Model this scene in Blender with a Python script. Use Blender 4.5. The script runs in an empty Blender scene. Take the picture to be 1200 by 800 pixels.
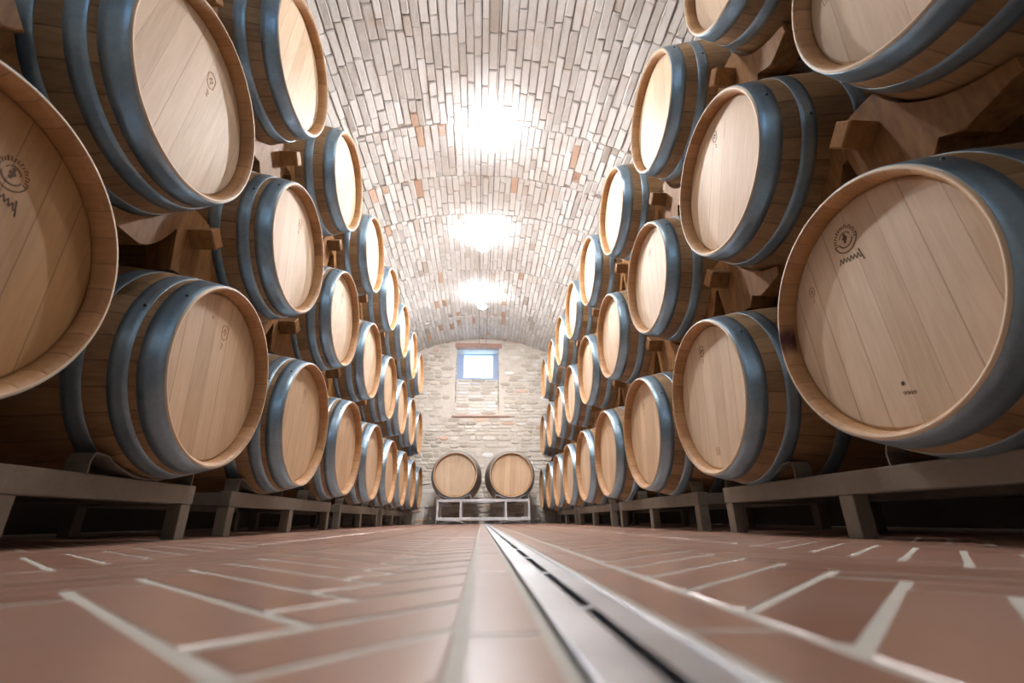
import bpy, bmesh, math, random
from mathutils import Vector, Matrix
PI = math.pi
scene = bpy.context.scene
col = scene.collection
H = 0.0512                      # camera height above the brick floor

# ------------------------------------------------------------------ materials
def new_mat(name):
    m = bpy.data.materials.new(name); m.use_nodes = True
    nt = m.node_tree; nt.nodes.clear()
    out = nt.nodes.new('ShaderNodeOutputMaterial')
    b = nt.nodes.new('ShaderNodeBsdfPrincipled')
    nt.links.new(b.outputs[0], out.inputs[0])
    return m, nt, b
class NT:
    """tiny node helper"""
    def __init__(s, nt): s.nt = nt
    def n(s, t, **kw):
        o = s.nt.nodes.new(t)
        for k, v in kw.items():
            if k.startswith('i_'):
                key = k[2:]; key = int(key) if key.isdigit() else key
                s.put(o.inputs[key], v)
            else: setattr(o, k, v)
        return o
    def put(s, sock, v):
        if isinstance(v, bpy.types.NodeSocket): s.nt.links.new(v, sock)
        elif isinstance(v, bpy.types.Node): s.nt.links.new(v.outputs[0], sock)
        else: sock.default_value = v
    def math(s, op, a, b=0.0, c=0.0):
        o = s.nt.nodes.new('ShaderNodeMath'); o.operation = op
        s.put(o.inputs[0], a); s.put(o.inputs[1], b); s.put(o.inputs[2], c)
        return o.outputs[0]
    def ramp(s, f, stops):
        o = s.nt.nodes.new('ShaderNodeValToRGB'); e = o.color_ramp.elements
        while len(e) < len(stops): e.new(0.5)
        for i, (p, c) in enumerate(stops):
            e[i].position = p; e[i].color = (*c, 1) if len(c) == 3 else c
        s.put(o.inputs[0], f); return o.outputs[0]
    def mix(s, f, a, b, mode='MIX'):
        o = s.nt.nodes.new('ShaderNodeMix'); o.data_type = 'RGBA'; o.blend_type = mode
        s.put(o.inputs[0], f)
        s.put(o.inputs[6], (*a, 1) if isinstance(a, tuple) and len(a) == 3 else a)
        s.put(o.inputs[7], (*b, 1) if isinstance(b, tuple) and len(b) == 3 else b)
        return o.outputs[2]
    def obj(s, scale=(1, 1, 1), rnd=False):
        tc = s.n('ShaderNodeTexCoord')
        mp = s.n('ShaderNodeMapping'); s.put(mp.inputs[0], tc.outputs['Object']); mp.inputs['Scale'].default_value = scale
        if rnd:
            oi = s.n('ShaderNodeObjectInfo')
            cb = s.n('ShaderNodeCombineXYZ')
            r = s.math('MULTIPLY', oi.outputs['Random'], 37.0)
            s.put(cb.inputs[0], r); s.put(cb.inputs[1], r); s.put(cb.inputs[2], r)
            s.put(mp.inputs['Location'], cb.outputs[0])
        return mp.outputs[0]
    def noise(s, vec, scale, detail=4, rough=.55, dist=0):
        o = s.n('ShaderNodeTexNoise'); s.put(o.inputs['Vector'], vec)
        o.inputs['Scale'].default_value = scale; o.inputs['Detail'].default_value = detail
        o.inputs['Roughness'].default_value = rough; o.inputs['Distortion'].default_value = dist
        return o.outputs[0]
    def bump(s, h, strength=.3, dist=.01, normal=None):
        o = s.n('ShaderNodeBump'); s.put(o.inputs['Height'], h)
        o.inputs['Strength'].default_value = strength; o.inputs['Distance'].default_value = dist
        if normal is not None: s.put(o.inputs['Normal'], normal)
        return o.outputs[0]

def wood_stave(name, c1, c2, nst=30, rough=.55, seam=.45):
    m, nt, b = new_mat(name); N = NT(nt)
    tc = N.n('ShaderNodeTexCoord'); sp = N.n('ShaderNodeSeparateXYZ', i_0=tc.outputs['Object'])
    ang = N.math('ARCTAN2', sp.outputs[1], sp.outputs[2])
    u = N.math('MULTIPLY', ang, nst / (2 * PI))
    idx = N.math('FLOOR', u); fr = N.math('FRACT', u)
    edge = N.math('MINIMUM', fr, N.math('SUBTRACT', 1.0, fr))
    oi = N.n('ShaderNodeObjectInfo')
    wn = N.n('ShaderNodeTexWhiteNoise', noise_dimensions='2D')
    cb = N.n('ShaderNodeCombineXYZ', i_0=idx, i_1=N.math('MULTIPLY', oi.outputs['Random'], 91.0)); N.put(wn.inputs['Vector'], cb)
    v = N.obj((2.2, 26, 26), rnd=True)
    g = N.noise(v, 3.0, 6, .6, .4)
    f = N.math('ADD', N.math('MULTIPLY', g, .75), N.math('MULTIPLY', wn.outputs[0], .35))
    base = N.ramp(f, [(.25, c1), (.75, c2)])
    line = N.ramp(edge, [(0.0, (seam, seam * .9, seam * .8)), (.045, (1, 1, 1))])
    base = N.mix(1.0, base, line, 'MULTIPLY')
    N.put(b.inputs['Base Color'], base); b.inputs['Roughness'].default_value = rough
    hh = N.math('ADD', N.math('MULTIPLY', N.math('MINIMUM', edge, .06), 8.0), N.math('MULTIPLY', g, .35))
    N.put(b.inputs['Normal'], N.bump(hh, .35, .004))
    return m

def wood_head(name, c1, c2, w=.072):
    m, nt, b = new_mat(name); N = NT(nt)
    tc = N.n('ShaderNodeTexCoord'); sp = N.n('ShaderNodeSeparateXYZ', i_0=tc.outputs['Object'])
    oi = N.n('ShaderNodeObjectInfo')
    u = N.math('ADD', N.math('DIVIDE', sp.outputs[1], w), N.math('MULTIPLY', oi.outputs['Random'], 0.8))
    wob = N.noise(N.obj((1, 1, 1), rnd=True), 1.1, 1)
    idx = N.math('FLOOR', u); fr = N.math('FRACT', u)
    edge = N.math('MINIMUM', fr, N.math('SUBTRACT', 1.0, fr))
    wn = N.n('ShaderNodeTexWhiteNoise', noise_dimensions='2D')
    cb = N.n('ShaderNodeCombineXYZ', i_0=idx, i_1=N.math('MULTIPLY', oi.outputs['Random'], 53.0)); N.put(wn.inputs['Vector'], cb)
    cv = N.n('ShaderNodeCombineXYZ', i_0=N.math('MULTIPLY', idx, 3.1), i_1=N.math('MULTIPLY', oi.outputs['Random'], 19.0))
    va = N.n('ShaderNodeVectorMath', operation='ADD', i_0=N.obj((30, 30, 2.4)), i_1=cv.outputs[0])
    g = N.noise(va.outputs[0], 2.2, 6, .62, .8)
    g2 = N.noise(N.obj((5, 5, 2), rnd=True), 1.3, 3)
    f = N.math('ADD', N.math('MULTIPLY', g, .6), N.math('MULTIPLY', wn.outputs[0], .30))
    f = N.math('ADD', f, N.math('MULTIPLY', N.math('SUBTRACT', g2, .2), .42))
    base = N.ramp(f, [(.3, c1), (.8, c2)])
    hue = N.mix(N.math('MULTIPLY', oi.outputs['Random'], .45), base, N.mix(1.0, base, (1.0, .84, .66), 'MULTIPLY'))
    line = N.ramp(edge, [(0.0, (.38, .28, .19)), (.028, (1, 1, 1))])
    lf = N.math('GREATER_THAN', wn.outputs[0], .35)
    base = N.mix(N.math('MULTIPLY', lf, .8), hue, N.mix(1.0, hue, line, 'MULTIPLY'))
    # dark knots and streaks
    k = N.noise(N.obj((14, 14, 3.2), rnd=True), 1.7, 2, .4)
    base = N.mix(N.ramp(k, [(.70, (0, 0, 0)), (.80, (.45, .45, .45))]), base, (.34, .20, .10))
    N.put(b.inputs['Base Color'], base); b.inputs['Roughness'].default_value = .55
    hh = N.math('ADD', N.math('MULTIPLY', N.math('MINIMUM', edge, .03), 9.0), N.math('MULTIPLY', g, .25))
    N.put(b.inputs['Normal'], N.bump(hh, .25, .003))
    return m

def wood_plain(name, c1, c2, sc=(3, 30, 30), rough=.6, bump=.3):
    m, nt, b = new_mat(name); N = NT(nt)
    g = N.noise(N.obj(sc, rnd=True), 2.0, 6, .6, .6)
    oi = N.n('ShaderNodeObjectInfo')
    f = N.math('ADD', N.math('MULTIPLY', g, .8), N.math('MULTIPLY', oi.outputs['Random'], .2))
    N.put(b.inputs['Base Color'], N.ramp(f, [(.3, c1), (.75, c2)]))
    b.inputs['Roughness'].default_value = rough
    N.put(b.inputs['Normal'], N.bump(g, bump, .004))
    return m

def metal(name, c1, c2, met=.8, r1=.3, r2=.55, sc=9, bump=.08):
    m, nt, b = new_mat(name); N = NT(nt)
    g = N.noise(N.obj((1, 1, 1), rnd=True), sc, 6, .65)
    g2 = N.noise(N.obj((1, 1, 1), rnd=True), sc * 9, 3, .6)
    f = N.math('ADD', N.math('MULTIPLY', g, .7), N.math('MULTIPLY', g2, .3))
    N.put(b.inputs['Base Color'], N.ramp(f, [(.3, c1), (.7, c2)]))
    N.put(b.inputs['Roughness'], N.math('ADD', r1, N.math('MULTIPLY', f, r2 - r1)))
    b.inputs['Metallic'].default_value = met
    N.put(b.inputs['Normal'], N.bump(f, bump, .003))
    return m

def plain(name, c, rough=.6, met=0.0, emit=None, estr=0):
    m, nt, b = new_mat(name)
    b.inputs['Base Color'].default_value = (*c, 1); b.inputs['Roughness'].default_value = rough
    b.inputs['Metallic'].default_value = met
    if emit: b.inputs['Emission Color'].default_value = (*emit, 1); b.inputs['Emission Strength'].default_value = estr
    return m

def brick_mat(name, ramp_stops, patch, rough=.85, bump=.6, sc=22, spec=.2, patch_pos=(.52, .66)):
    m, nt, b = new_mat(name); N = NT(nt)
    geo = N.n('ShaderNodeNewGeometry')
    v = N.obj((1, 1, 1))
    n1 = N.noise(v, sc, 6, .65); n2 = N.noise(v, sc * .22, 4, .6)
    f = N.math('ADD', N.math('MULTIPLY', geo.outputs['Random Per Island'], .55), N.math('MULTIPLY', n1, .45))
    base = N.ramp(f, ramp_stops)
    base = N.mix(N.ramp(N.math('ADD', N.math('MULTIPLY', n2, .75), N.math('MULTIPLY', n1, .25)), [(patch_pos[0], (0, 0, 0)), (patch_pos[1], (.6, .6, .6))]), base, patch)
    N.put(b.inputs['Base Color'], base); b.inputs['Roughness'].default_value = rough
    b.inputs['Specular IOR Level'].default_value = spec
    N.put(b.inputs['Normal'], N.bump(N.math('ADD', N.math('MULTIPLY', n1, .6), N.math('MULTIPLY', n2, .5)), bump, .012))
    return m

M = {}
M['stave'] = wood_stave('stave oak', (.16, .088, .036), (.37, .225, .11))
M['head'] = wood_head('head oak', (.48, .345, .225), (.70, .555, .415))
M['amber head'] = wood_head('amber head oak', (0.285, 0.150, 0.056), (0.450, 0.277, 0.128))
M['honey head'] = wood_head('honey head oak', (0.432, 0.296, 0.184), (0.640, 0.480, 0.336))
M['chime'] = wood_stave('chime oak', (.32, .155, .055), (.49, .27, .12), seam=.72)
M['rimedge'] = plain('pale cut edge', (.62, .47, .32), .5)
M['hoop'] = metal('galvanised hoop', (.19, .275, .345), (.35, .455, .55), .75, .28, .46)
M['rivet'] = plain('rivet', (.03, .04, .05), .5, .6)
M['stamp'] = plain('burnt stamp', (.10, .055, .03), .8)
M['faint'] = plain('faint stamp', (.40, .25, .15), .8)
m, nt, b = new_mat('wine stain'); N = NT(nt)
tc = N.n('ShaderNodeTexCoord'); sp = N.n('ShaderNodeSeparateXYZ', i_0=tc.outputs['Generated'])
e = N.math('MULTIPLY', N.math('ABSOLUTE', N.math('SUBTRACT', sp.outputs[2], .5)), 2.0)
e = N.math('ADD', e, N.math('MULTIPLY', N.noise(N.obj((1, 1, 1)), 60, 4), .7))
N.put(b.inputs['Alpha'], N.ramp(e, [(.45, (.85, .85, .85)), (1.15, (0, 0, 0))]))
b.inputs['Base Color'].default_value = (.09, .02, .03, 1); M['wine'] = m
M['chock'] = wood_plain('chock timber', (.17, .075, .022), (.42, .21, .07), (22, 22, 5))
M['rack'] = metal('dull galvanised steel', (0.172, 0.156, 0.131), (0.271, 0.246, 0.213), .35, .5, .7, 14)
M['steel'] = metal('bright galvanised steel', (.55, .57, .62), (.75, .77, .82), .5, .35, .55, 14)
M['drain'] = metal('stainless steel', (.50, .54, .60), (.72, .75, .80), .85, .22, .4, 10, .03)
M['black'] = plain('dark drain', (.01, .012, .012), .8)
M['white brick'] = brick_mat('whitewashed brick', [(.2, (.72, .70, .68)), (.5, (.84, .83, .82)), (.85, (.91, .91, .91))], (.70, .58, .51), bump=1.0, sc=20, patch_pos=(.54, .74))
M['grey brick'] = brick_mat('grey brick', [(.2, (.52, .47, .43)), (.8, (.70, .65, .60))], (.45, .40, .36), bump=.7, sc=26)
M['bare brick'] = brick_mat('bare brick', [(.2, (.62, .40, .29)), (.8, (.78, .58, .46))], (.80, .72, .66), bump=.6, sc=26)
M['mortar'] = brick_mat('lime mortar', [(.2, (.46, .42, .39)), (.8, (.68, .64, .60))], (.38, .34, .31), bump=.9, sc=30)
M['stone'] = brick_mat('rubble stone', [(.2, (.50, .44, .37)), (.55, (.70, .65, .58)), (.85, (.86, .83, .79))], (.60, .50, .41), bump=.8, sc=24)
M['plaster'] = brick_mat('lime plaster', [(.2, (.54, .49, .43)), (.8, (.76, .71, .65))], (.48, .42, .36), bump=1.0, sc=16)
M['lintel'] = brick_mat('reddish lintel', [(.2, (.42, .25, .20)), (.8, (.55, .36, .30))], (.6, .5, .45), bump=.5)
M['tile'] = brick_mat('terracotta tile', [(.1, (.27, .135, .09)), (.5, (.35, .19, .135)), (.9, (.43, .26, .20))], (.40, .28, .24), rough=.29, bump=.10, sc=14, spec=.95, patch_pos=(.45, .7))
M['grout'] = brick_mat('pale grout', [(.2, (.50, .47, .42)), (.8, (.62, .60, .56))], (.48, .44, .40), rough=.6, bump=.3, sc=40)
M['frame'] = plain('pale blue window frame', (.38, .48, .70), .5)
M['wire'] = plain('steel wire', (.04, .04, .045), .6, .0)
M['white'] = plain('white enamel', (.85, .85, .85), .4)
M['bulb'] = plain('glowing bulb', (1, 1, 1), .5, 0, (1.0, .97, .95), 2050)
M['dim bulb'] = plain('dim glowing bulb', (1, 1, 1), .5, 0, (1.0, .95, .88), 480)
M['shade'] = plain('glowing frosted shade', (.9, .9, .9), .5, 0, (.98, .98, 1.0), 72)
m, nt, b = new_mat('window glass'); nt.nodes.remove(b); N = NT(nt)
mx = N.n('ShaderNodeMixShader', i_0=.06, i_1=N.n('ShaderNodeBsdfTransparent').outputs[0], i_2=N.n('ShaderNodeBsdfGlossy', i_Roughness=.05).outputs[0])
nt.links.new(mx.outputs[0], [n for n in nt.nodes if n.type == 'OUTPUT_MATERIAL'][0].inputs[0]); M['glass'] = m

# ------------------------------------------------------------------ object helpers
def obj(name, bm, mats, parent=None, smooth=False, loc=None):
    me = bpy.data.meshes.new(name); bm.to_mesh(me); bm.free()
    for mm in (mats if isinstance(mats, (list, tuple)) else [mats]): me.materials.append(mm)
    if smooth:
        for p in me.polygons: p.use_smooth = True
    o = bpy.data.objects.new(name, me); col.objects.link(o)
    if parent: o.parent = parent
    if loc: o.location = loc
    return o
def thing(name, loc, label=None, cat=None, group=None, rot=(0, 0, 0)):
    o = bpy.data.objects.new(name, None); col.objects.link(o)
    o.empty_display_size = .05; o.location = loc; o.rotation_euler = rot
    tag(o, label, cat, group); return o
def tag(o, label=None, cat=None, group=None, kind=None):
    if label: o['label'] = label
    if cat: o['category'] = cat
    if group: o['group'] = group
    if kind: o['kind'] = kind
    return o
def copy_tree(o, parent=None):
    c = o.copy(); col.objects.link(c); c.parent = parent
    for ch in list(o.children): copy_tree(ch, c)
    return c
def bm_box(bm, x0, x1, y0, y1, z0, z1, bev=0, mi=0):
    vs = [bm.verts.new((x, y, z)) for x in (x0, x1) for y in (y0, y1) for z in (z0, z1)]
    fs = [(0, 1, 3, 2), (4, 6, 7, 5), (0, 4, 5, 1), (2, 3, 7, 6), (0, 2, 6, 4), (1, 5, 7, 3)]
    F = [bm.faces.new([vs[i] for i in f]) for f in fs]
    for f in F: f.material_index = mi
    if bev:
        bmesh.ops.bevel(bm, geom=list({e for f in F for e in f.edges}), offset=bev, segments=2, affect='EDGES', profile=.5)
def box(x0, x1, y0, y1, z0, z1, bev=0):
    bm = bmesh.new(); bm_box(bm, x0, x1, y0, y1, z0, z1, bev); bmesh.ops.recalc_face_normals(bm, faces=bm.faces); return bm
def lathe(prof, seg=96, closed=False):
    """prof: list of (x, r) revolved about local x"""
    bm = bmesh.new(); rings = []
    for x, r in prof:
        if r < 1e-6: rings.append([bm.verts.new((x, 0, 0))]); continue
        rings.append([bm.verts.new((x, r * math.cos(2 * PI * k / seg), r * math.sin(2 * PI * k / seg))) for k in range(seg)])
    pairs = list(zip(rings, rings[1:])) + ([(rings[-1], rings[0])] if closed else [])
    for a, c in pairs:
        for k in range(seg):
            k2 = (k + 1) % seg
            if len(a) == 1 and len(c) == 1: continue
            if len(a) == 1: bm.faces.new((a[0], c[k2], c[k]))
            elif len(c) == 1: bm.faces.new((a[k], a[k2], c[0]))
            else: bm.faces.new((a[k], a[k2], c[k2], c[k]))
    bmesh.ops.recalc_face_normals(bm, faces=bm.faces)
    return bm
def extrude_poly(bm, pts, x0, x1, bev=0):
    """pts (y,z) outline extruded along x"""
    a = [bm.verts.new((x0, y, z)) for y, z in pts]; c = [bm.verts.new((x1, y, z)) for y, z in pts]
    n = len(pts); F = [bm.faces.new(a), bm.faces.new(c[::-1])]
    for i in range(n): F.append(bm.faces.new((a[i], c[i], c[(i + 1) % n], a[(i + 1) % n])))
    if bev:
        ed = [e for e in F[0].edges] + [e for e in F[1].edges]
        bmesh.ops.bevel(bm, geom=ed, offset=bev, segments=1, affect='EDGES')
    return F

# ------------------------------------------------------------------ the barrel
LB = 0.93; R0 = 0.285; R1 = 0.35
def rad(x): t = x / LB; return R0 + (R1 - R0) * (1 - (2 * t - 1) ** 2)
HEADX = 0.039
HA = ((.0035, .062), (.080, .124), (.176, .220)); HB = ((.0035, .062), (.112, .155), (.262, .308))
def build_barrel(detail=True, hoops=HB):
    seg = 96 if detail else 56
    r = thing('wine_barrel', (0, 0, 0))
    prof = [(x, rad(x)) for x in [0.004 + (LB - .008) * k / 26 for k in range(27)]]
    obj('staves', lathe(prof, seg), M['stave'], r, True)
    for s in (0, 1):
        def X(x): return x if s == 0 else LB - x
        bm = lathe([(X(.004), rad(.004)), (X(0), R0 - .002), (X(0), R0 - .007), (X(.012), R0 - .0160), (X(HEADX + .004), R0 - .0175), (X(HEADX + .02), R0 - .0175)], seg)
        for f in bm.faces:
            cx = abs(f.calc_center_median().x - X(0))
            if cx < .003: f.material_index = 1
        ch = obj('chime', bm, [M['chime'], M['rimedge']], r, True)
        hd = obj('barrel_head', lathe([(X(HEADX), 0), (X(HEADX), R0 - .025), (X(HEADX + .004), R0 - .0185), (X(HEADX + .02), R0 - .0185)], seg), M['head'], r, False)
        hd['front'] = 1 - s
        for (a, b_) in hoops:
            xs = [a + (b_ - a) * k / 3 for k in range(4)]
            pr = [(X(a), rad(a) - .001), (X(a), rad(a) + .0011), (X(a + .0004), rad(a) + .0016)] + [(X(x), rad(x) + .0017) for x in xs[1:-1]] + [(X(a + .002), rad(a + .002) + .0017)][:0] + [(X(b_ - .0004), rad(b_) + .0016), (X(b_), rad(b_) + .0011), (X(b_), rad(b_) - .001)]
            hb = lathe(pr, seg)
            hp = obj('hoop', hb, M['hoop'], r, False)
            for p in hp.data.polygons: p.use_smooth = abs(p.normal.x) < .5 and abs(abs(p.center.x - X((a + b_) / 2)) - (b_ - a) / 2) > .0006
            if detail and s == 0:
                for q in (-1, 1):
                    ang = .9 + a * 3; x = (a + b_) / 2 + q * .009
                    bm = bmesh.new(); bmesh.ops.create_uvsphere(bm, u_segments=10, v_segments=6, radius=.0042)
                    obj('rivet', bm, M['rivet'], hp, True, (x, -math.sin(ang) * (rad(x) + .0022) * q, math.cos(ang) * (rad(x) + .0022)))
    return r

def disc(bm, y, z, r, x, n=10, x1=None):
    F = extrude_poly(bm, [(y + r * math.cos(2 * PI * k / n), z + r * math.sin(2 * PI * k / n)) for k in range(n)], x, x1 if x1 else HEADX)
def arc(bm, cy, cz, r, a0, a1, w, x, n=14):
    o = [(cy + (r + w / 2) * math.cos(a0 + (a1 - a0) * k / n), cz + (r + w / 2) * math.sin(a0 + (a1 - a0) * k / n)) for k in range(n + 1)]
    i = [(cy + (r - w / 2) * math.cos(a0 + (a1 - a0) * k / n), cz + (r - w / 2) * math.sin(a0 + (a1 - a0) * k / n)) for k in range(n, -1, -1)]
    extrude_poly(bm, o + i, x, HEADX)
def stroke(bm, p, q, w, x):
    d = Vector((q[0] - p[0], q[1] - p[1])); d.normalize(); n = Vector((-d.y, d.x)) * w / 2
    extrude_poly(bm, [(p[0] + n.x, p[1] + n.y), (q[0] + n.x, q[1] + n.y), (q[0] - n.x, q[1] - n.y), (p[0] - n.x, p[1] - n.y)], x, HEADX)
XS = HEADX - .0006
def crest_stamp(seed, script=True):
    rnd = random.Random(seed); bm = bmesh.new()
    arc(bm, 0, 0, .0165, math.radians(200), math.radians(345), .0022, XS)
    arc(bm, 0, 0, .0260, math.radians(188), math.radians(352), .0020, XS)
    for k in range(17):                       # unreadable ring lettering
        a = math.radians(-14 + k * 13); r0 = .0195; r1 = .0262 - rnd.random() * .002
        stroke(bm, (r0 * math.cos(a), r0 * math.sin(a)), (r1 * math.cos(a + .05), r1 * math.sin(a + .05)), .0019, XS)
        if k % 2:
            stroke(bm, (r1 * math.cos(a), r1 * math.sin(a)), (r1 * math.cos(a + .16), r1 * math.sin(a + .16)), .0014, XS)
    arc(bm, 0, 0, .0125, math.radians(20), math.radians(160), .0015, XS)
    for (y, z) in ((0, .004), (-.003, .0005), (.003, .001), (0, -.003), (.0015, -.006), (0, .008)): disc(bm, y, z, .0028, XS, 8)
    if script:
        px, pz = -.024, -.046
        for k in range(13):
            qx = px + .0038; qz = -.046 + k * .0007 + (.005 if k % 2 else -.003) * (1 + rnd.random() * .5)
            stroke(bm, (px, pz), (qx, qz), .0017, XS); px, pz = qx, qz
        stroke(bm, (-.020, -.033), (-.026, -.058), .0022, XS)
    bmesh.ops.recalc_face_normals(bm, faces=bm.faces); return bm
def small_mark(kind):
    bm = bmesh.new()
    if kind == 'star':
        for k in range(4):
            a = k * PI / 4 + .3
            stroke(bm, (-.006 * math.cos(a), -.006 * math.sin(a)), (.006 * math.cos(a), .006 * math.sin(a)), .0018, XS)
    elif kind == 'digits':
        for k in range(4):
            y = -.012 + k * .0075
            arc(bm, y, .002 + k * .0012, .0028, .2, 5.2, .0014, XS, 8)
    elif kind == 'square':
        for y in (-.011, .011): stroke(bm, (y, -.013), (y, .013), .002, XS)
        for z in (-.013, .013): stroke(bm, (-.011, z), (.011, z), .002, XS)
        for z in (-.005, .004): stroke(bm, (-.006, z), (.006, z), .0025, XS)
    elif kind == 'shield':
        arc(bm, 0, .004, .012, 0, PI, .0022, XS)
        stroke(bm, (-.012, .004), (-.010, -.012), .0022, XS); stroke(bm, (.012, .004), (.010, -.012), .0022, XS)
        stroke(bm, (-.010, -.012), (0, -.019), .0022, XS); stroke(bm, (.010, -.012), (0, -.019), .0022, XS)
        for (y, z) in ((0, .005), (-.004, 0), (.004, 0), (0, -.006)): disc(bm, y, z, .0028, XS, 8)
        stroke(bm, (-.003, -.032), (.004, -.026), .0022, XS); stroke(bm, (0, -.040), (.003, -.033), .0022, XS)
    bmesh.ops.recalc_face_normals(bm, faces=bm.faces); return bm
ME = {}
def mark(root, kind, matk, dy, dz, roll, scale=1.0, name='stamp', turn=0):
    """dy, dz: offset on the head as seen in the world's y (in the barrel's own turn-free frame) and z"""
    key = (kind, matk)
    if key not in ME:
        o = obj(name, crest_stamp(3) if kind == 'crest' else small_mark(kind), M[matk]); ME[key] = o.data
        bpy.data.objects.remove(o)
    hd = [c for c in root.children if c.name.startswith('barrel_head') and c.get('front')][0]
    o = bpy.data.objects.new(name, ME[key]); col.objects.link(o); o.parent = hd
    c, s = math.cos(-roll), math.sin(-roll)
    o.location = (0, dy * c - dz * s, dy * s + dz * c)
    o.rotation_euler = (-roll + turn, 0, 0); o.scale = (1, scale, scale)

# barrel positions: (x of front rim, y, z) of each head centre; rows run along the aisle
ORD = ['first', 'second', 'third', 'fourth', 'fifth', 'sixth', 'seventh', 'eighth', 'ninth']
S = .7822
rows = {('left', 1): (9, .6774, .4885), ('left', 2): (8, 1.0455, 1.195), ('left', 3): (7, 1.5483, 1.9675),
        ('right', 1): (9, .8531, .480), ('right', 2): (9, .5186, 1.217), ('right', 3): (8, .9708, 1.9875)}
off = {('left', 1, 0): (-.006, .009), ('left', 1, 1): (.011, 0), ('left', 2, 1): (.008, -.003), ('left', 3, 0): (-.001, 0), ('left', 3, 1): (-.006, .010), ('left', 3, 2): (.008, -.006),
       ('right', 1, 2): (-.012, .001), ('right', 2, 1): (-.009, -.005), ('right', 2, 2): (-.018, 0), ('right', 3, 1): (-.022, .003), ('right', 3, 3): (.005, -.004), ('right', 3, 4): (.008, .006),
       ('right', 3, 5): (.014, -.014), ('right', 2, 4): (-.004, .006)}
rolls = {('right', 1, 0): -.07, ('right', 1, 1): .10, ('right', 2, 1): .45, ('right', 2, 0): .04, ('left', 2, 0): .12, ('left', 1, 1): -.07,
         ('left', 1, 0): .01, ('left', 2, 1): -.14, ('left', 1, 2): .03, ('right', 2, 2): .1}
look = {
 ('left', 1, 0): 'amber head cropped by the left edge',
 ('left', 1, 1): 'biggest complete head low on the left',
 ('left', 2, 0): 'bright blue hoops, pale head with diagonal boards',
 ('left', 3, 0): 'nearest one, upper edge cut by the frame',
 ('right', 1, 0): 'largest head, round burnt crest, wine stained rim',
 ('right', 1, 1): 'shield mark above, small square mark below',
 ('right', 2, 0): 'head cut by the top right edge',
 ('right', 2, 1): 'pale head, long side and blue hoops in view',
 ('right', 3, 0): 'nearest one, only its lower rim in frame',
}
tier = {1: 'bottom', 2: 'middle', 3: 'top'}
protos = {(d, h): build_barrel(d, HA if h else HB) for d in (True, False) for h in (True, False)}
POS = {}
rr = random.Random(11)
for (side, r), (n, y0, z0) in rows.items():
    sg = -1 if side == 'left' else 1
    for i in range(n):
        dy, dz = off.get((side, r, i), (0, 0))
        y = y0 + i * S + dy; z = z0 + dz
        x = sg * (.8052 + .0113 * y)
        POS[(side, r, i)] = (x, y, z)
jobs = [(k, p) for k, p in POS.items()]
copies = []
for (side, r, i), (x, y, z) in jobs:                  # copies are taken before marks are added
    copies.append(copy_tree(protos[(i < 4, side == 'left' and r < 3)]))
ends = [copy_tree(protos[(False, False)]) for _ in range(2)]
for p in protos.values():
    for c in list(p.children_recursive): bpy.data.objects.remove(c)
    bpy.data.objects.remove(p)
for ((side, r, i), (x, y, z)), o in zip(jobs, copies):
    roll = rolls.get((side, r, i), rr.uniform(-.12, .3))
    o.location = (x, y, z); o.rotation_euler = (roll, 0, PI if side == 'left' else 0)
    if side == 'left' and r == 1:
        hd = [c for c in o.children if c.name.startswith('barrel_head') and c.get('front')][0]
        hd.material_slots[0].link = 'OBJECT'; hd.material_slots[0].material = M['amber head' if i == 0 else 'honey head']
    d = look.get((side, r, i))
    where = '%s %s row' % (tier[r], side)
    lab = ('%s barrel, %s' % (where, d)) if d else 'oak barrel in the %s row left or right'.replace('left or right', 'on the ' + side) % tier[r] + ', %s from the camera' % ORD[i]
    tag(o, lab, 'barrel', 'oak barrels in the %s row on the %s' % (tier[r], side))
    sgn = 1 if side == 'right' else -1
    if (side, r, i) == ('right', 1, 0):
        mark(o, 'crest', 'stamp', .028, .190, roll, 1.3); mark(o, 'star', 'stamp', .0, -.175, roll, .8); mark(o, 'digits', 'stamp', -.008, -.20, roll)
        mark(o, 'shield', 'faint', .17, .12, roll, .8)
    elif (side, r, i) == ('right', 1, 1):
        mark(o, 'shield', 'stamp', .03, .19, roll, 1.25); mark(o, 'square', 'faint', .03, -.20, roll)
    elif (side, r, i) == ('right', 2, 1): mark(o, 'shield', 'stamp', .0, .187, roll, 1.3)
    elif (side, r, i) == ('right', 2, 0): mark(o, 'square', 'faint', .2, .06, roll)
    elif (side, r, i) == ('left', 2, 0): mark(o, 'shield', 'faint', sgn * .045, .13, roll, 1.6)
    elif (side, r, i) == ('left', 1, 0): mark(o, 'crest', 'stamp', sgn * .045, .14, roll, 1.2)
    elif (side, r, i) == ('left', 1, 1): mark(o, 'shield', 'faint', 0, .15, roll, 1.5); mark(o, 'star', 'faint', sgn * -.08, .17, roll)
    elif i < 4 and r < 3: mark(o, 'shield', 'faint', sgn * rr.uniform(-.02, .03), .15, roll, 1.35)
    if (side, r, i) == ('right', 1, 0):               # dark wine stain on the far lower rim
        bm = bmesh.new(); a0, a1 = math.radians(172), math.radians(198); n = 12
        prof = [(.0035, R0 - .0015), (-.0008, R0 - .003), (-.0008, R0 - .0075), (.0125, R0 - .0173), (.035, R0 - .0187)]
        G = []
        for k in range(n + 1):
            a = a0 + (a1 - a0) * k / n; G.append([bm.verts.new((px, pr * math.cos(PI + a), pr * -math.sin(PI + a) * -1)) for px, pr in prof])
        for k in range(n):
            for j in range(len(prof) - 1): bm.faces.new((G[k][j], G[k + 1][j], G[k + 1][j + 1], G[k][j + 1]))
        ch = [c for c in o.children if c.name.startswith('chime')][0]
        st = obj('wine_stain', bm, M['wine'], ch, True); st.rotation_euler = (-roll, 0, 0)

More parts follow.
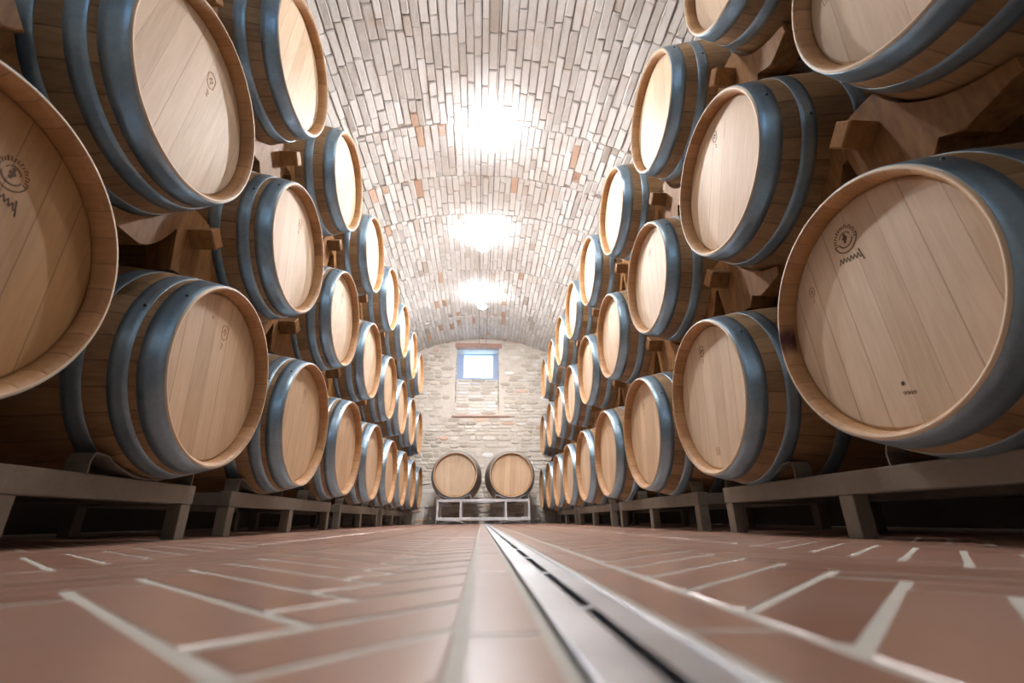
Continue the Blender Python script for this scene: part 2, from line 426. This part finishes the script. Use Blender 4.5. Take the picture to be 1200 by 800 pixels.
for k, (x, o) in enumerate(zip((-.352, .388), ends)):
    o.location = (x, 6.30, .613); o.rotation_euler = (.05 * (k * 2 - 1), 0, PI / 2)
    tag(o, 'oak barrel facing the camera, %s one on the bright steel rack' % ('left' if k == 0 else 'right'), 'barrel', 'barrels against the end wall')

# ------------------------------------------------------------------ wooden chocks between the tiers
def chock_profile(ya, yb, dz, R):
    """outline (y,z) of the block on a barrel at 0,0 carrying barrels at (ya,dz) and (yb,dz)"""
    def top(y):
        v = dz - .115
        for c in (ya, yb):
            d = abs(y - c)
            if d < R: v = min(v, dz - math.sqrt(R * R - d * d))
        return v - .003
    def bot(y):
        w = .095
        if abs(y) <= w: return math.sqrt(R * R - y * y) + .003
        z1 = math.sqrt(R * R - w * w) + .003
        t = (abs(y) - w) / ((abs(ya) if y < 0 else yb) - .05 - w)
        return max(z1 + (dz - R - .035 - z1) * min(1, t), top(y) - .105)
    y0, y1 = ya + .05, yb - .05
    n = 28; ys = [y0 + (y1 - y0) * k / n for k in range(n + 1)]
    up = [(y, max(top(y), bot(y) + .012)) for y in ys]; lo = [(y, bot(y)) for y in ys]
    return lo + up[::-1]
def make_chock(key):
    side, r, i = key
    x, y, z = POS[key]; nb = rows[(side, r + 1)]
    base = nb[1]; k = math.floor((y - base) / S)
    ya = base + k * S - y; yb = ya + S; dz = nb[2] - z
    root = thing('wooden_chock', (x, y, z))
    pr = chock_profile(ya, yb, dz, rad(.26))
    sg = -1 if side == 'left' else 1
    for (a, b_) in ((.20, .29), (.66, .75)):
        bm = bmesh.new(); extrude_poly(bm, pr, sg * a, sg * b_, .004); bmesh.ops.recalc_face_normals(bm, faces=bm.faces)
        obj('wing_block', bm, M['chock'], root)
    zc = .345 + .062
    mid = (ya + yb) / 2
    zt = dz - .17
    bm = bmesh.new()
    def lbox(yc, zc, hw, hh, x0, x1, ang):
        c, s = math.cos(ang), math.sin(ang)
        pts = [(yc + p * c - q * s, zc + p * s + q * c) for p, q in ((-hw, -hh), (hw, -hh), (hw, hh), (-hw, hh))]
        extrude_poly(bm, pts, x0, x1, .004)
    lbox(mid * .6, max(.40, zt - .045), .027, .034, sg * .12, sg * .80, .75)
    bmesh.ops.recalc_face_normals(bm, faces=bm.faces)
    obj('cross_bar', bm, M['chock'], root)
    return root
CH = {}
for side in ('left', 'right'):
    for r in (1, 2):
        for i in range(rows[(side, r)][0]):
            key = (side, r, i); x, y, z = POS[key]
            n2, base, _ = rows[(side, r + 1)]
            k = math.floor((y - base) / S)
            if k >= n2 or k < -1: continue
            if (side, r) not in CH: CH[(side, r)] = make_chock((side, r, 1)); o = CH[(side, r)] ; first = True
            else: first = False
            o = CH[(side, r)] if first else copy_tree(CH[(side, r)])
            o.location = (x, rows[(side, r)][1] + i * S, rows[(side, r)][2])
            tag(o, 'wooden chock atop the %s barrel of the %s row, %s side' % (ORD[i], tier[r], side), 'chock', 'wooden chocks between the barrel rows')

# ------------------------------------------------------------------ steel racks along the aisle
def strap(bm, yc, z0, x0, x1, zt=.212, zd=.167, half=.215, t=.004, sag_r=.32, flip=1):
    pts = [(-half, z0), (-half - .002, z0 + (zt - z0) * .6), (-half + .006, zt), (-half + .018, zt + .002), (-half + .05, zt - .001)]
    n = 14
    for k in range(n + 1):
        y = -.145 + .29 * k / n
        pts.append((y, zd + (zt - zd) * .92 * (y / .165) ** 2))
    pts += [(-a, b_) for a, b_ in pts[:5][::-1]]
    L0 = []
    for k, (y, z) in enumerate(pts):
        a = Vector(pts[max(0, k - 1)]); c = Vector(pts[min(len(pts) - 1, k + 1)]); d = (c - a).normalized(); nn = Vector((-d.y, d.x)) * t / 2
        L0.append(((y + nn.x, z + nn.y), (y - nn.x, z - nn.y)))
    rings = []
    for (a, b_) in L0:
        f = lambda p: (yc + p[0], z0 + (p[1] - z0) * flip)
        a, b_ = f(a), f(b_)
        rings.append([bm.verts.new((x0, *a)), bm.verts.new((x1, *a)), bm.verts.new((x1, *b_)), bm.verts.new((x0, *b_))])
    for A, B in zip(rings, rings[1:]):
        for k in range(4): bm.faces.new((A[k], A[(k + 1) % 4], B[(k + 1) % 4], B[k]))
    bm.faces.new(rings[0]); bm.faces.new(rings[-1][::-1])
    bmesh.ops.recalc_face_normals(bm, faces=bm.faces)
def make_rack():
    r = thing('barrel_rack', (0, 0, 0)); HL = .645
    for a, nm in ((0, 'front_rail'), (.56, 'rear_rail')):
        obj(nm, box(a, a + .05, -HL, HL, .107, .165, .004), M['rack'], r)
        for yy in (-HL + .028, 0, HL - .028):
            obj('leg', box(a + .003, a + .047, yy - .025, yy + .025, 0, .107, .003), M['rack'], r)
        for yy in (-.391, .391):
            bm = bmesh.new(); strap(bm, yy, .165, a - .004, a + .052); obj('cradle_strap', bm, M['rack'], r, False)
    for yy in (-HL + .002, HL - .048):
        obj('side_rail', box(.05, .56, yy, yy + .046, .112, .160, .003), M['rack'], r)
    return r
rack = make_rack(); first = True
for side, yc, n in (('left', 1.045 + .0, 4), ('right', 1.235, 4)):
    for k in range(n + 1):
        y = (yc if side == 'left' else yc) + k * 2 * S
        if y > 7.3: continue
        o = rack if first else copy_tree(rack); first = False
        o.location = ((-1 if side == 'left' else 1) * (.951 + .0113 * y), y, 0); o.rotation_euler = (0, 0, PI if side == 'left' else 0)
        tag(o, 'low grey steel rack under the bottom %s row, %s from camera' % (side, ORD[k]), 'rack', 'steel racks under the bottom barrel rows')

# rack by the end wall: a light steel frame with straps above and below
r = thing('steel_rack', (0.025, 6.19, 0), 'bright steel frame rack carrying two barrels in front of the end wall', 'rack')
HLx = .593
def xbox(x0, x1, y0, y1, z0, z1): return box(x0, x1, y0, y1, z0, z1, .003)
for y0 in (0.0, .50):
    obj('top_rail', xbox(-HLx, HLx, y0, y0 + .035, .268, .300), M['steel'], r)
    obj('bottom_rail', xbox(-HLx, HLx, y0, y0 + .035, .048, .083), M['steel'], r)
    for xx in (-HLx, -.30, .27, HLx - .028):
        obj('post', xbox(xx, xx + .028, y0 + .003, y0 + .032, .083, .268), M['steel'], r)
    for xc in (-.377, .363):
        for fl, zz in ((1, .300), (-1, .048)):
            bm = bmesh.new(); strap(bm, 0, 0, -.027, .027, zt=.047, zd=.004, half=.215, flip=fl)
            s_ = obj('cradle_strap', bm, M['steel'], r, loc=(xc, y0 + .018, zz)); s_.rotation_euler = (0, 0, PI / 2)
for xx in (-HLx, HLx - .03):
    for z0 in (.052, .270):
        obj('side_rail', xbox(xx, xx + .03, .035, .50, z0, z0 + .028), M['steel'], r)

# ------------------------------------------------------------------ floor: herringbone terracotta with a channel for the drain
YF0, YF1 = -3.0, 7.5
DX0, DX1 = .036, .096            # bed of the drain
BX0, BX1 = -.008, .150           # border strip of larger tiles
def clip(poly, axis, lim, keep_less):
    out = []
    for i in range(len(poly)):
        a, c = poly[i], poly[(i + 1) % len(poly)]
        ia = (a[axis] < lim) == keep_less; ic = (c[axis] < lim) == keep_less
        if ia: out.append(a)
        if ia != ic:
            t = (lim - a[axis]) / (c[axis] - a[axis]); out.append(tuple(a[k] + t * (c[k] - a[k]) for k in (0, 1)))
    return out
def add_tile(bm, poly, z0=-.012, z1=0.0, b_=.0016):
    area = sum(poly[i][0] * poly[(i + 1) % len(poly)][1] - poly[(i + 1) % len(poly)][0] * poly[i][1] for i in range(len(poly))) / 2
    if abs(area) < 2e-4: return
    if area < 0: poly = poly[::-1]
    dz = random.uniform(-.0002, .0003)
    cx = sum(p[0] for p in poly) / len(poly); cy = sum(p[1] for p in poly) / len(poly)
    n = len(poly)
    lo = [bm.verts.new((x, y, z0)) for x, y in poly]; mi = [bm.verts.new((x, y, z1 + dz - b_)) for x, y in poly]
    hi = []
    for x, y in poly:
        d = math.hypot(x - cx, y - cy) or 1; hi.append(bm.verts.new((x - (x - cx) / d * b_ * 1.6, y - (y - cy) / d * b_ * 1.6, z1 + dz)))
    bm.faces.new(hi)
    for i in range(n):
        j = (i + 1) % n
        bm.faces.new((lo[i], lo[j], mi[j], mi[i])); bm.faces.new((mi[i], mi[j], hi[j], hi[i]))
random.seed(5)
TL, TW, G = .290, .0610, .0078
bm = bmesh.new(); c45 = math.sqrt(.5)
def herring(xlo, xhi, ox, oy):
    for n in range(-200, 260):
        for m_ in range(-14, 20):
            bx, by = n * TW - m_ * TL, n * TW + m_ * TL
            for (x0, x1, y0, y1) in ((bx, bx + TL, by, by + TW), (bx - TW, bx, by, by + TL)):
                q = [(x0 + G / 2, y0 + G / 2), (x1 - G / 2, y0 + G / 2), (x1 - G / 2, y1 - G / 2), (x0 + G / 2, y1 - G / 2)]
                q = [((x - y) * c45 + ox, (x + y) * c45 + oy) for x, y in q]
                if max(p[0] for p in q) < xlo or min(p[0] for p in q) > xhi or min(p[1] for p in q) < -.6 or max(p[1] for p in q) > YF1: continue
                if abs(q[0][0]) > 2.6: continue
                if max(p[0] for p in q) > xhi: q = clip(q, 0, xhi, True)
                if len(q) > 2 and min(p[0] for p in q) < xlo: q = clip(q, 0, xlo, False)
                if len(q) > 2: add_tile(bm, q)
herring(-2.1, BX0 - .004, -.087, .0214)
herring(BX1 + .004, 2.1, .160, .0434)
y = -.6
while y < YF1:
    y2 = min(y + .285, YF1)
    add_tile(bm, [(BX0 + .003, y + .0015), (DX0 - .006, y + .0015), (DX0 - .006, y2 - .0015), (BX0 + .003, y2 - .0015)])
    add_tile(bm, [(DX1 + .006, y + .0015), (BX1 - .003, y + .0015), (BX1 - .003, y2 - .0015), (DX1 + .006, y2 - .0015)])
    y = y2
for f in bm.faces: f.material_index = 0
for (x0, x1) in ((-2.703, DX0), (DX1, 2.703)): bm_box(bm, x0, x1, YF0, YF1, -.15, -.0005, 0, 1)
bm_box(bm, DX0, DX1, YF0, YF1, -.15, -.06, 0, 1)
bmesh.ops.recalc_face_normals(bm, faces=bm.faces)
tag(obj('floor', bm, [M['tile'], M['grout']]), kind='structure')

# drain
d = thing('floor_drain', (.066, 0, 0), 'long steel slot drain running down the aisle floor to the end wall', 'drain')
for sgn, x0, x1 in ((-1, -.0265, -.0055), (1, .0045, .0235)):
    bm = bmesh.new()
    bm_box(bm, x0, x1, -.5, 7.3, -.003, .0016, .0007)
    xi = x1 if sgn < 0 else x0
    bm_box(bm, xi - .0012, xi + .0012, -.5, 7.3, -.05, .0016)
    xo = x0 if sgn < 0 else x1
    bm_box(bm, xo - .002, xo + .002, -.5, 7.3, -.004, .0030, .0008)
    bmesh.ops.recalc_face_normals(bm, faces=bm.faces)
    obj('drain_flange', bm, M['drain'], d)
obj('channel', box(-.0062, .0052, -.5, 7.3, -.059, -.050), M['black'], d)
y = .119
while y < 7.3:
    obj('slot_bridge', box(-.0066, .0056, y - .0035, y + .0035, -.006, .0012, .0008), M['drain'], d); y += .2

# ------------------------------------------------------------------ vault
VR, VZ = 2.70, .31
def vpt(a, y, r): return (r * math.sin(a), y, VZ + r * math.cos(a))
bm = bmesh.new(); n = 96; secs = [-3.0, 1.2, 2.80, 3.40, 3.96, 5.10, 6.50, 7.5]
outer = VR + .16; inner = VR + .004
prof = [(-inner, -.15)] + [(inner * math.sin(-PI / 2 + PI * k / n), VZ + inner * math.cos(-PI / 2 + PI * k / n)) for k in range(n + 1)] + [(inner, -.15)]
profo = [(-outer, -.15)] + [(outer * math.sin(-PI / 2 + PI * k / n), VZ + outer * math.cos(-PI / 2 + PI * k / n)) for k in range(n + 1)] + [(outer, -.15)]
rings = []
for yy in (-3.0, 7.5):
    rings.append(([bm.verts.new((x, yy, z)) for x, z in prof], [bm.verts.new((x, yy, z)) for x, z in profo]))
(A, Ao), (B, Bo) = rings
for k in range(len(prof) - 1):
    bm.faces.new((A[k], A[k + 1], B[k + 1], B[k])); bm.faces.new((Ao[k], Bo[k], Bo[k + 1], Ao[k + 1]))
    bm.faces.new((A[k], Ao[k], Ao[k + 1], A[k + 1])); bm.faces.new((B[k], B[k + 1], Bo[k + 1], Bo[k]))
bm.faces.new((A[0], B[0], Bo[0], Ao[0])); bm.faces.new((A[-1], Ao[-1], Bo[-1], B[-1]))
for f in bm.faces: f.material_index = 0
random.seed(21)
def brick(bm, a0, a1, y0, y1, dep, mi, jit=.0042):
    """a brick standing proud of the vault face by dep, with uneven corners"""
    j = lambda s=jit: random.uniform(-s, s)
    fa, fy = .10, .028
    wa, wy = a1 - a0, y1 - y0
    cr = [(a0 + wa * fa, y0), (a1 - wa * fa, y0), (a1, y0 + wy * fy), (a1 + j(.0016) / VR, y0 + wy * .5), (a1, y1 - wy * fy), (a1 - wa * fa, y1), (a0 + wa * fa, y1), (a0, y1 - wy * fy), (a0 + j(.0016) / VR, y0 + wy * .5), (a0, y0 + wy * fy)]
    base, mid, top = [], [], []
    ja = jit / VR; ins = .0045
    ca, cy = (a0 + a1) / 2, (y0 + y1) / 2
    tilt_a = random.uniform(-.0035, .0035); tilt_y = random.uniform(-.003, .003)
    for a, y in cr:
        a2 = a + j(jit * .55) / VR; y2 = y + j(jit)
        dd = dep + tilt_a * (1 if a > ca else -1) + tilt_y * (1 if y > cy else -1)
        base.append(bm.verts.new(vpt(a2, y2, VR + .006)))
        mid.append(bm.verts.new(vpt(a2, y2, VR - dd + .005)))
        sa = ca + (a2 - ca) * (1 - ins / VR / (wa / 2)); sy = cy + (y2 - cy) * (1 - ins * 1.4 / (wy / 2))
        top.append(bm.verts.new(vpt(sa, sy, VR - dd + random.uniform(-.001, .001))))
    F = [bm.faces.new(top[::-1])]
    for k in range(len(cr)):
        m2 = (k + 1) % len(cr)
        F.append(bm.faces.new((base[k], mid[k], mid[m2], base[m2]))); F.append(bm.faces.new((mid[k], top[k], top[m2], mid[m2])))
    for f in F: f.material_index = mi
for s0, s1 in zip(secs, secs[1:]):
    amax = math.radians(62); a = -amax + random.uniform(0, .01)
    secoff = random.uniform(-.006, .008)
    ystart = s0 + .0
    while a < amax:
        w = random.uniform(.050, .066) / VR
        y = s0 + .006 - random.uniform(0, .2)
        first = True
        while y < s1 - .03:
            ln = random.choice((.235, .25, .25, .26, .22, .13)) * random.uniform(.93, 1.07)
            y0 = max(y, s0 + .002); y1 = min(y + ln, s1 - .001)
            if y1 - y0 > .04:
                q = random.random()
                mi = 1 if q < .955 else (2 if q < .978 else 3)
                wob = .010 * math.sin(a * 3 + y * .9) / VR
                brick(bm, a + .0027 / VR + wob, a + w - .0027 / VR + wob, y0 + .003, y1 - .003, .011 + secoff * .6 + random.uniform(-.004, .005), mi)
            y += ln
        a += w
bmesh.ops.recalc_face_normals(bm, faces=[f for f in bm.faces if len(f.verts) == 4 and f.material_index == 0][:0] or bm.faces)
tag(obj('ceiling', bm, [M['mortar'], M['white brick'], M['grey brick'], M['bare brick']]), kind='structure')

M['wall shadow'] = brick_mat('dark tufa', [(.2, (.06, .05, .042)), (.8, (.11, .095, .08))], (.05, .042, .035), bump=1.0, sc=9)  # side walls coloured near-black so the space behind the racks reads as deep shade
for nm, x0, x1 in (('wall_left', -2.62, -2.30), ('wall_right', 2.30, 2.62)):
    tag(obj(nm, box(x0, x1, -2.99, 7.49, -.002, 1.30), M['wall shadow']), kind='structure')

# ------------------------------------------------------------------ end wall with its splayed niche and window
YW = 7.5
NX0, NX1, NZ0, NZ1 = -.475, .262, 1.655, 2.835      # niche opening
WX0, WX1, WZ0, WZ1 = -.445, .235, 2.36, 2.90       # window at the back of the niche
YB = 7.82
def wall_pt(bm, x, y, z): return bm.verts.new((x, y, z))
bm = bmesh.new()
HWX = 2.7
for (x0, x1, z0, z1) in ((-HWX, NX0, -.1, 3.1), (NX1, HWX, -.1, 3.1), (NX0, NX1, -.1, NZ0), (NX0, NX1, NZ1 + .0, 3.1)):
    bm_box(bm, x0, x1, YW, YW + .55, z0, z1)
# sloping sill and niche back below the window, head above
sl = [bm.verts.new(p) for p in ((NX0, YW + .005, NZ0), (NX1, YW + .005, NZ0), (NX1, YB, WZ0 + .0), (NX0, YB, WZ0), (NX0, YB, NZ0), (NX1, YB, NZ0))]
bm.faces.new((sl[0], sl[1], sl[2], sl[3])); bm.faces.new((sl[0], sl[3], sl[4])); bm.faces.new((sl[1], sl[5], sl[2])); bm.faces.new((sl[3], sl[2], sl[5], sl[4])); bm.faces.new((sl[0], sl[4], sl[5], sl[1]))
for f in bm.faces: f.material_index = 0
random.seed(8)
def stone(bm, x0, x1, z0, z1, dep, mi, place):
    cx, cz = (x0 + x1) / 2, (z0 + z1) / 2; hx, hz = (x1 - x0) / 2, (z1 - z0) / 2
    ring = []
    for k in range(10):
        a = 2 * PI * k / 10 + .2; ca, sa = math.cos(a), math.sin(a)
        p = 3.2; rr_ = (abs(ca) ** p + abs(sa) ** p) ** (-1 / p) * random.uniform(.90, 1.04)
        ring.append((cx + ca * rr_ * hx, cz + sa * rr_ * hz))
    b0 = [bm.verts.new(place(x, z, 0)) for x, z in ring]
    b1 = [bm.verts.new(place(x, z, dep * .7)) for x, z in ring]
    b2 = [bm.verts.new(place(cx + (x - cx) * .84, cz + (z - cz) * .76, dep * random.uniform(.85, 1.1))) for x, z in ring]
    F = [bm.faces.new(b2)]
    for k in range(10):
        m2 = (k + 1) % 10
        F.append(bm.faces.new((b0[k], b0[m2], b1[m2], b1[k]))); F.append(bm.faces.new((b1[k], b1[m2], b2[m2], b2[k])))
    for f in F: f.material_index = mi
front = lambda x, z, d: (x, YW + .002 - d, z)
z = .02
while z < 3.05:
    hgt = random.uniform(.045, .085); x = -2.4 + random.uniform(-.1, 0)
    while x < 2.4:
        w = random.uniform(.09, .26)
        inside = (x + w > NX0 - .01 and x < NX1 + .01 and z + hgt > NZ0 - .012 and z < NZ1 + .10)
        lim = math.hypot(abs(x) + w / 2, z - VZ) < VR - .02
        patchy = math.sin(x * 3.1 + 1.3) * math.sin(z * 4.3 + .5) + random.uniform(-.8, .9)
        if not inside and lim and patchy > -.55:
            zz = z + random.uniform(-.008, .008)
            q = random.random()
            stone(bm, x + .006, x + w - .006, zz + .004, zz + hgt - .004, random.uniform(.007, .024), 1 if q < .93 else (2 if q < .97 else 3), front)
        x += w
    z += hgt
# brick courses on the sloping sill, and long bricks of the jambs
import functools
def slope(x, z, d):
    t = (z - NZ0) / (WZ0 - NZ0); nrm = Vector((0, -(WZ0 - NZ0), (YB - YW))).normalized()
    return (x, YW + .005 + (YB - YW - .005) * t + nrm.y * d, z + nrm.z * d)
z = NZ0 + .01
while z < WZ0 - .05:
    x = NX0 + .02
    while x < NX1 - .05:
        w = min(random.uniform(.15, .28), NX1 - .01 - x)
        stone(bm, x + .004, x + w - .004, z + .004, z + .054, random.uniform(.010, .022), 3 if random.random() < .2 else 1, slope); x += w
    z += .064
for xs, sg in ((NX0, 1), (NX1, -1)):
    z = NZ0 + .03
    while z < NZ1 - .06:
        def jamb(y, zz, d, xs=xs, sg=sg): return (xs + sg * d - sg * .002, y, zz)
        stone(bm, YW + .008, YW + random.uniform(.12, .2), z + .004, z + .058, random.uniform(.01, .02), 1, jamb)
        z += .066
bmesh.ops.recalc_face_normals(bm, faces=bm.faces)
tag(obj('wall_end', bm, [M['plaster'], M['stone'], M['bare brick'], M['white brick']]), kind='structure')
lb = bmesh.new(); bm_box(lb, NX0 - .02, NX1 + .05, YW - .018, YW + .1, NZ1 - .002, NZ1 + .085, .006); bmesh.ops.recalc_face_normals(lb, faces=lb.faces)
tag(obj('trim_1', lb, M['lintel']), kind='structure')
lb = box(NX0 - .03, NX1 + .17, YW - .035, YW + .03, NZ0 - .030, NZ0 - .004, .004)
tag(obj('trim_2', lb, M['lintel']), kind='structure')
# window
w = bpy.data.objects.new('window_1', None); col.objects.link(w); w.location = (0, YB, 0); w['kind'] = 'structure'
bm = bmesh.new(); PX0, PX1, PZ0, PZ1 = -.352, .160, 2.395, 2.815
for (x0, x1, z0, z1) in ((WX0 - .05, PX0, WZ0 - .02, WZ1), (PX1, WX1 + .05, WZ0 - .02, WZ1), (PX0, PX1, WZ0 - .02, PZ0), (PX0, PX1, PZ1, WZ1)):
    bm_box(bm, x0, x1, 0, .05, z0, z1, .004)
bmesh.ops.recalc_face_normals(bm, faces=bm.faces)
obj('window_frame', bm, M['frame'], w)
obj('window_pane', box(PX0 - .003, PX1 + .003, .020, .024, PZ0 - .003, PZ1 + .003), M['glass'], w)
# back closure around the window beyond the frame
bm = bmesh.new()
bm_box(bm, -HWX, HWX, YW + .55, YW + .6, 3.1, 3.3)
bm.free()

# near wall behind the camera with an open high window
bm = bmesh.new()
for (x0, x1, z0, z1) in ((-2.8, -.4, -.1, 3.2), (.4, 2.8, -.1, 3.2), (-.4, .4, 2.7, 3.2), (-.4, .4, -.1, 2.2)): bm_box(bm, x0, x1, -2.2, -2.0, z0, z1)
bmesh.ops.recalc_face_normals(bm, faces=bm.faces)
tag(obj('wall_near', bm, M['plaster']), kind='structure')

# ------------------------------------------------------------------ wires and lamps under the crown of the vault
def tube(bm, p, q, r, n=8):
    p, q = Vector(p), Vector(q); d = (q - p).normalized(); u = d.orthogonal().normalized(); v = d.cross(u)
    A = [bm.verts.new(p + (u * math.cos(2 * PI * k / n) + v * math.sin(2 * PI * k / n)) * r) for k in range(n)]
    B = [bm.verts.new(q + (u * math.cos(2 * PI * k / n) + v * math.sin(2 * PI * k / n)) * r) for k in range(n)]
    for k in range(n): bm.faces.new((A[k], A[(k + 1) % n], B[(k + 1) % n], B[k]))
    bm.faces.new(A[::-1]); bm.faces.new(B)
ZW = 2.90
for k, (xa, xb, nm) in enumerate(((-.012, -.085, 'left'), (.104, .035, 'right'))):
    bm = bmesh.new(); tube(bm, (xa, -1.99, ZW), (xb, 7.49, ZW), .0028)
    bmesh.ops.recalc_face_normals(bm, faces=bm.faces)
    tag(obj('lamp_wire', bm, M['wire']), 'thin steel wire stretched under the vault crown, %s of the pair' % nm, 'wire', 'pair of lamp wires')
lamps = [(1.30, .05), (2.80, .02), (4.24, -.03), (5.70, -.04)]
LZ = 2.77
for k, (y, x) in enumerate(lamps):
    t = thing('wire_lamp', (x + .01, y, LZ), 'glowing lamp on the ceiling wires, %s from the camera' % ('first, above the nearest barrels,', 'second', 'third', 'fourth')[k], 'lamp', 'lamps hung on the ceiling wires')
    bm = bmesh.new(); tube(bm, (-.055, 0, .128), (.055, 0, .128), .004); tube(bm, (0, 0, .128), (0, 0, .03), .005); bmesh.ops.recalc_face_normals(bm, faces=bm.faces)
    obj('lamp_hanger', bm, M['white'], t)
    bm = bmesh.new(); bmesh.ops.create_icosphere(bm, subdivisions=2, radius=.03)
    obj('bulb', bm, M['dim bulb' if k == 0 else 'bulb'], t, True)
    sh = lathe([(.045, .012), (.040, .022), (.018, .044), (-.006, .058), (-.006, .055), (.016, .041), (.036, .020), (.041, .012)], 28, closed=True)
    so = obj('lamp_shade', sh, M['shade'], t, True); so.rotation_euler = (0, -PI / 2, 0)

# ------------------------------------------------------------------ daylight
wd = bpy.data.worlds.new('sky'); scene.world = wd; wd.use_nodes = True
bg = wd.node_tree.nodes['Background']; bg.inputs[0].default_value = (.42, .70, 1.0, 1); bg.inputs[1].default_value = 4.0
def area(name, loc, rot, sx, sy, power, color, portal=False):
    l = bpy.data.lights.new(name, 'AREA'); l.shape = 'RECTANGLE'; l.size = sx; l.size_y = sy; l.energy = power; l.color = color
    if portal: l.cycles.is_portal = True
    o = bpy.data.objects.new(name, l); col.objects.link(o); o.location = loc; o.rotation_euler = rot; return o
area('near_window_daylight_portal', (0, -2.05, 2.45), (PI / 2, 0, 0), .8, .5, 1, (1, 1, 1), True)
area('window_daylight_portal', (-.096, YB + .06, 2.605), (-PI / 2, 0, 0), .51, .42, 1, (1, 1, 1), True)

# ------------------------------------------------------------------ camera
cam = bpy.data.cameras.new('camera'); co = bpy.data.objects.new('camera', cam); col.objects.link(co)
cam.sensor_width = 36; cam.lens = 538.56 / 1200 * 36; cam.clip_start = .01
r_ = Vector((.99804, -.06215, -.00697)); u_ = Vector((-.016, -.36146, .93225)); f_ = Vector((.06046, .93031, .36175))
Mx = Matrix((r_, u_, -f_)).transposed().to_4x4(); Mx.translation = (0, 0, H); co.matrix_world = Mx
cam.dof.use_dof = True; cam.dof.focus_distance = 2.0; cam.dof.aperture_fstop = 3.6
scene.camera = co
scene.cycles.diffuse_bounces = 3
scene.view_settings.view_transform = 'Standard'; scene.view_settings.look = 'None'
scene.view_settings.gamma = 1; scene.view_settings.use_curve_mapping = False
scene.view_settings.exposure = 0.88
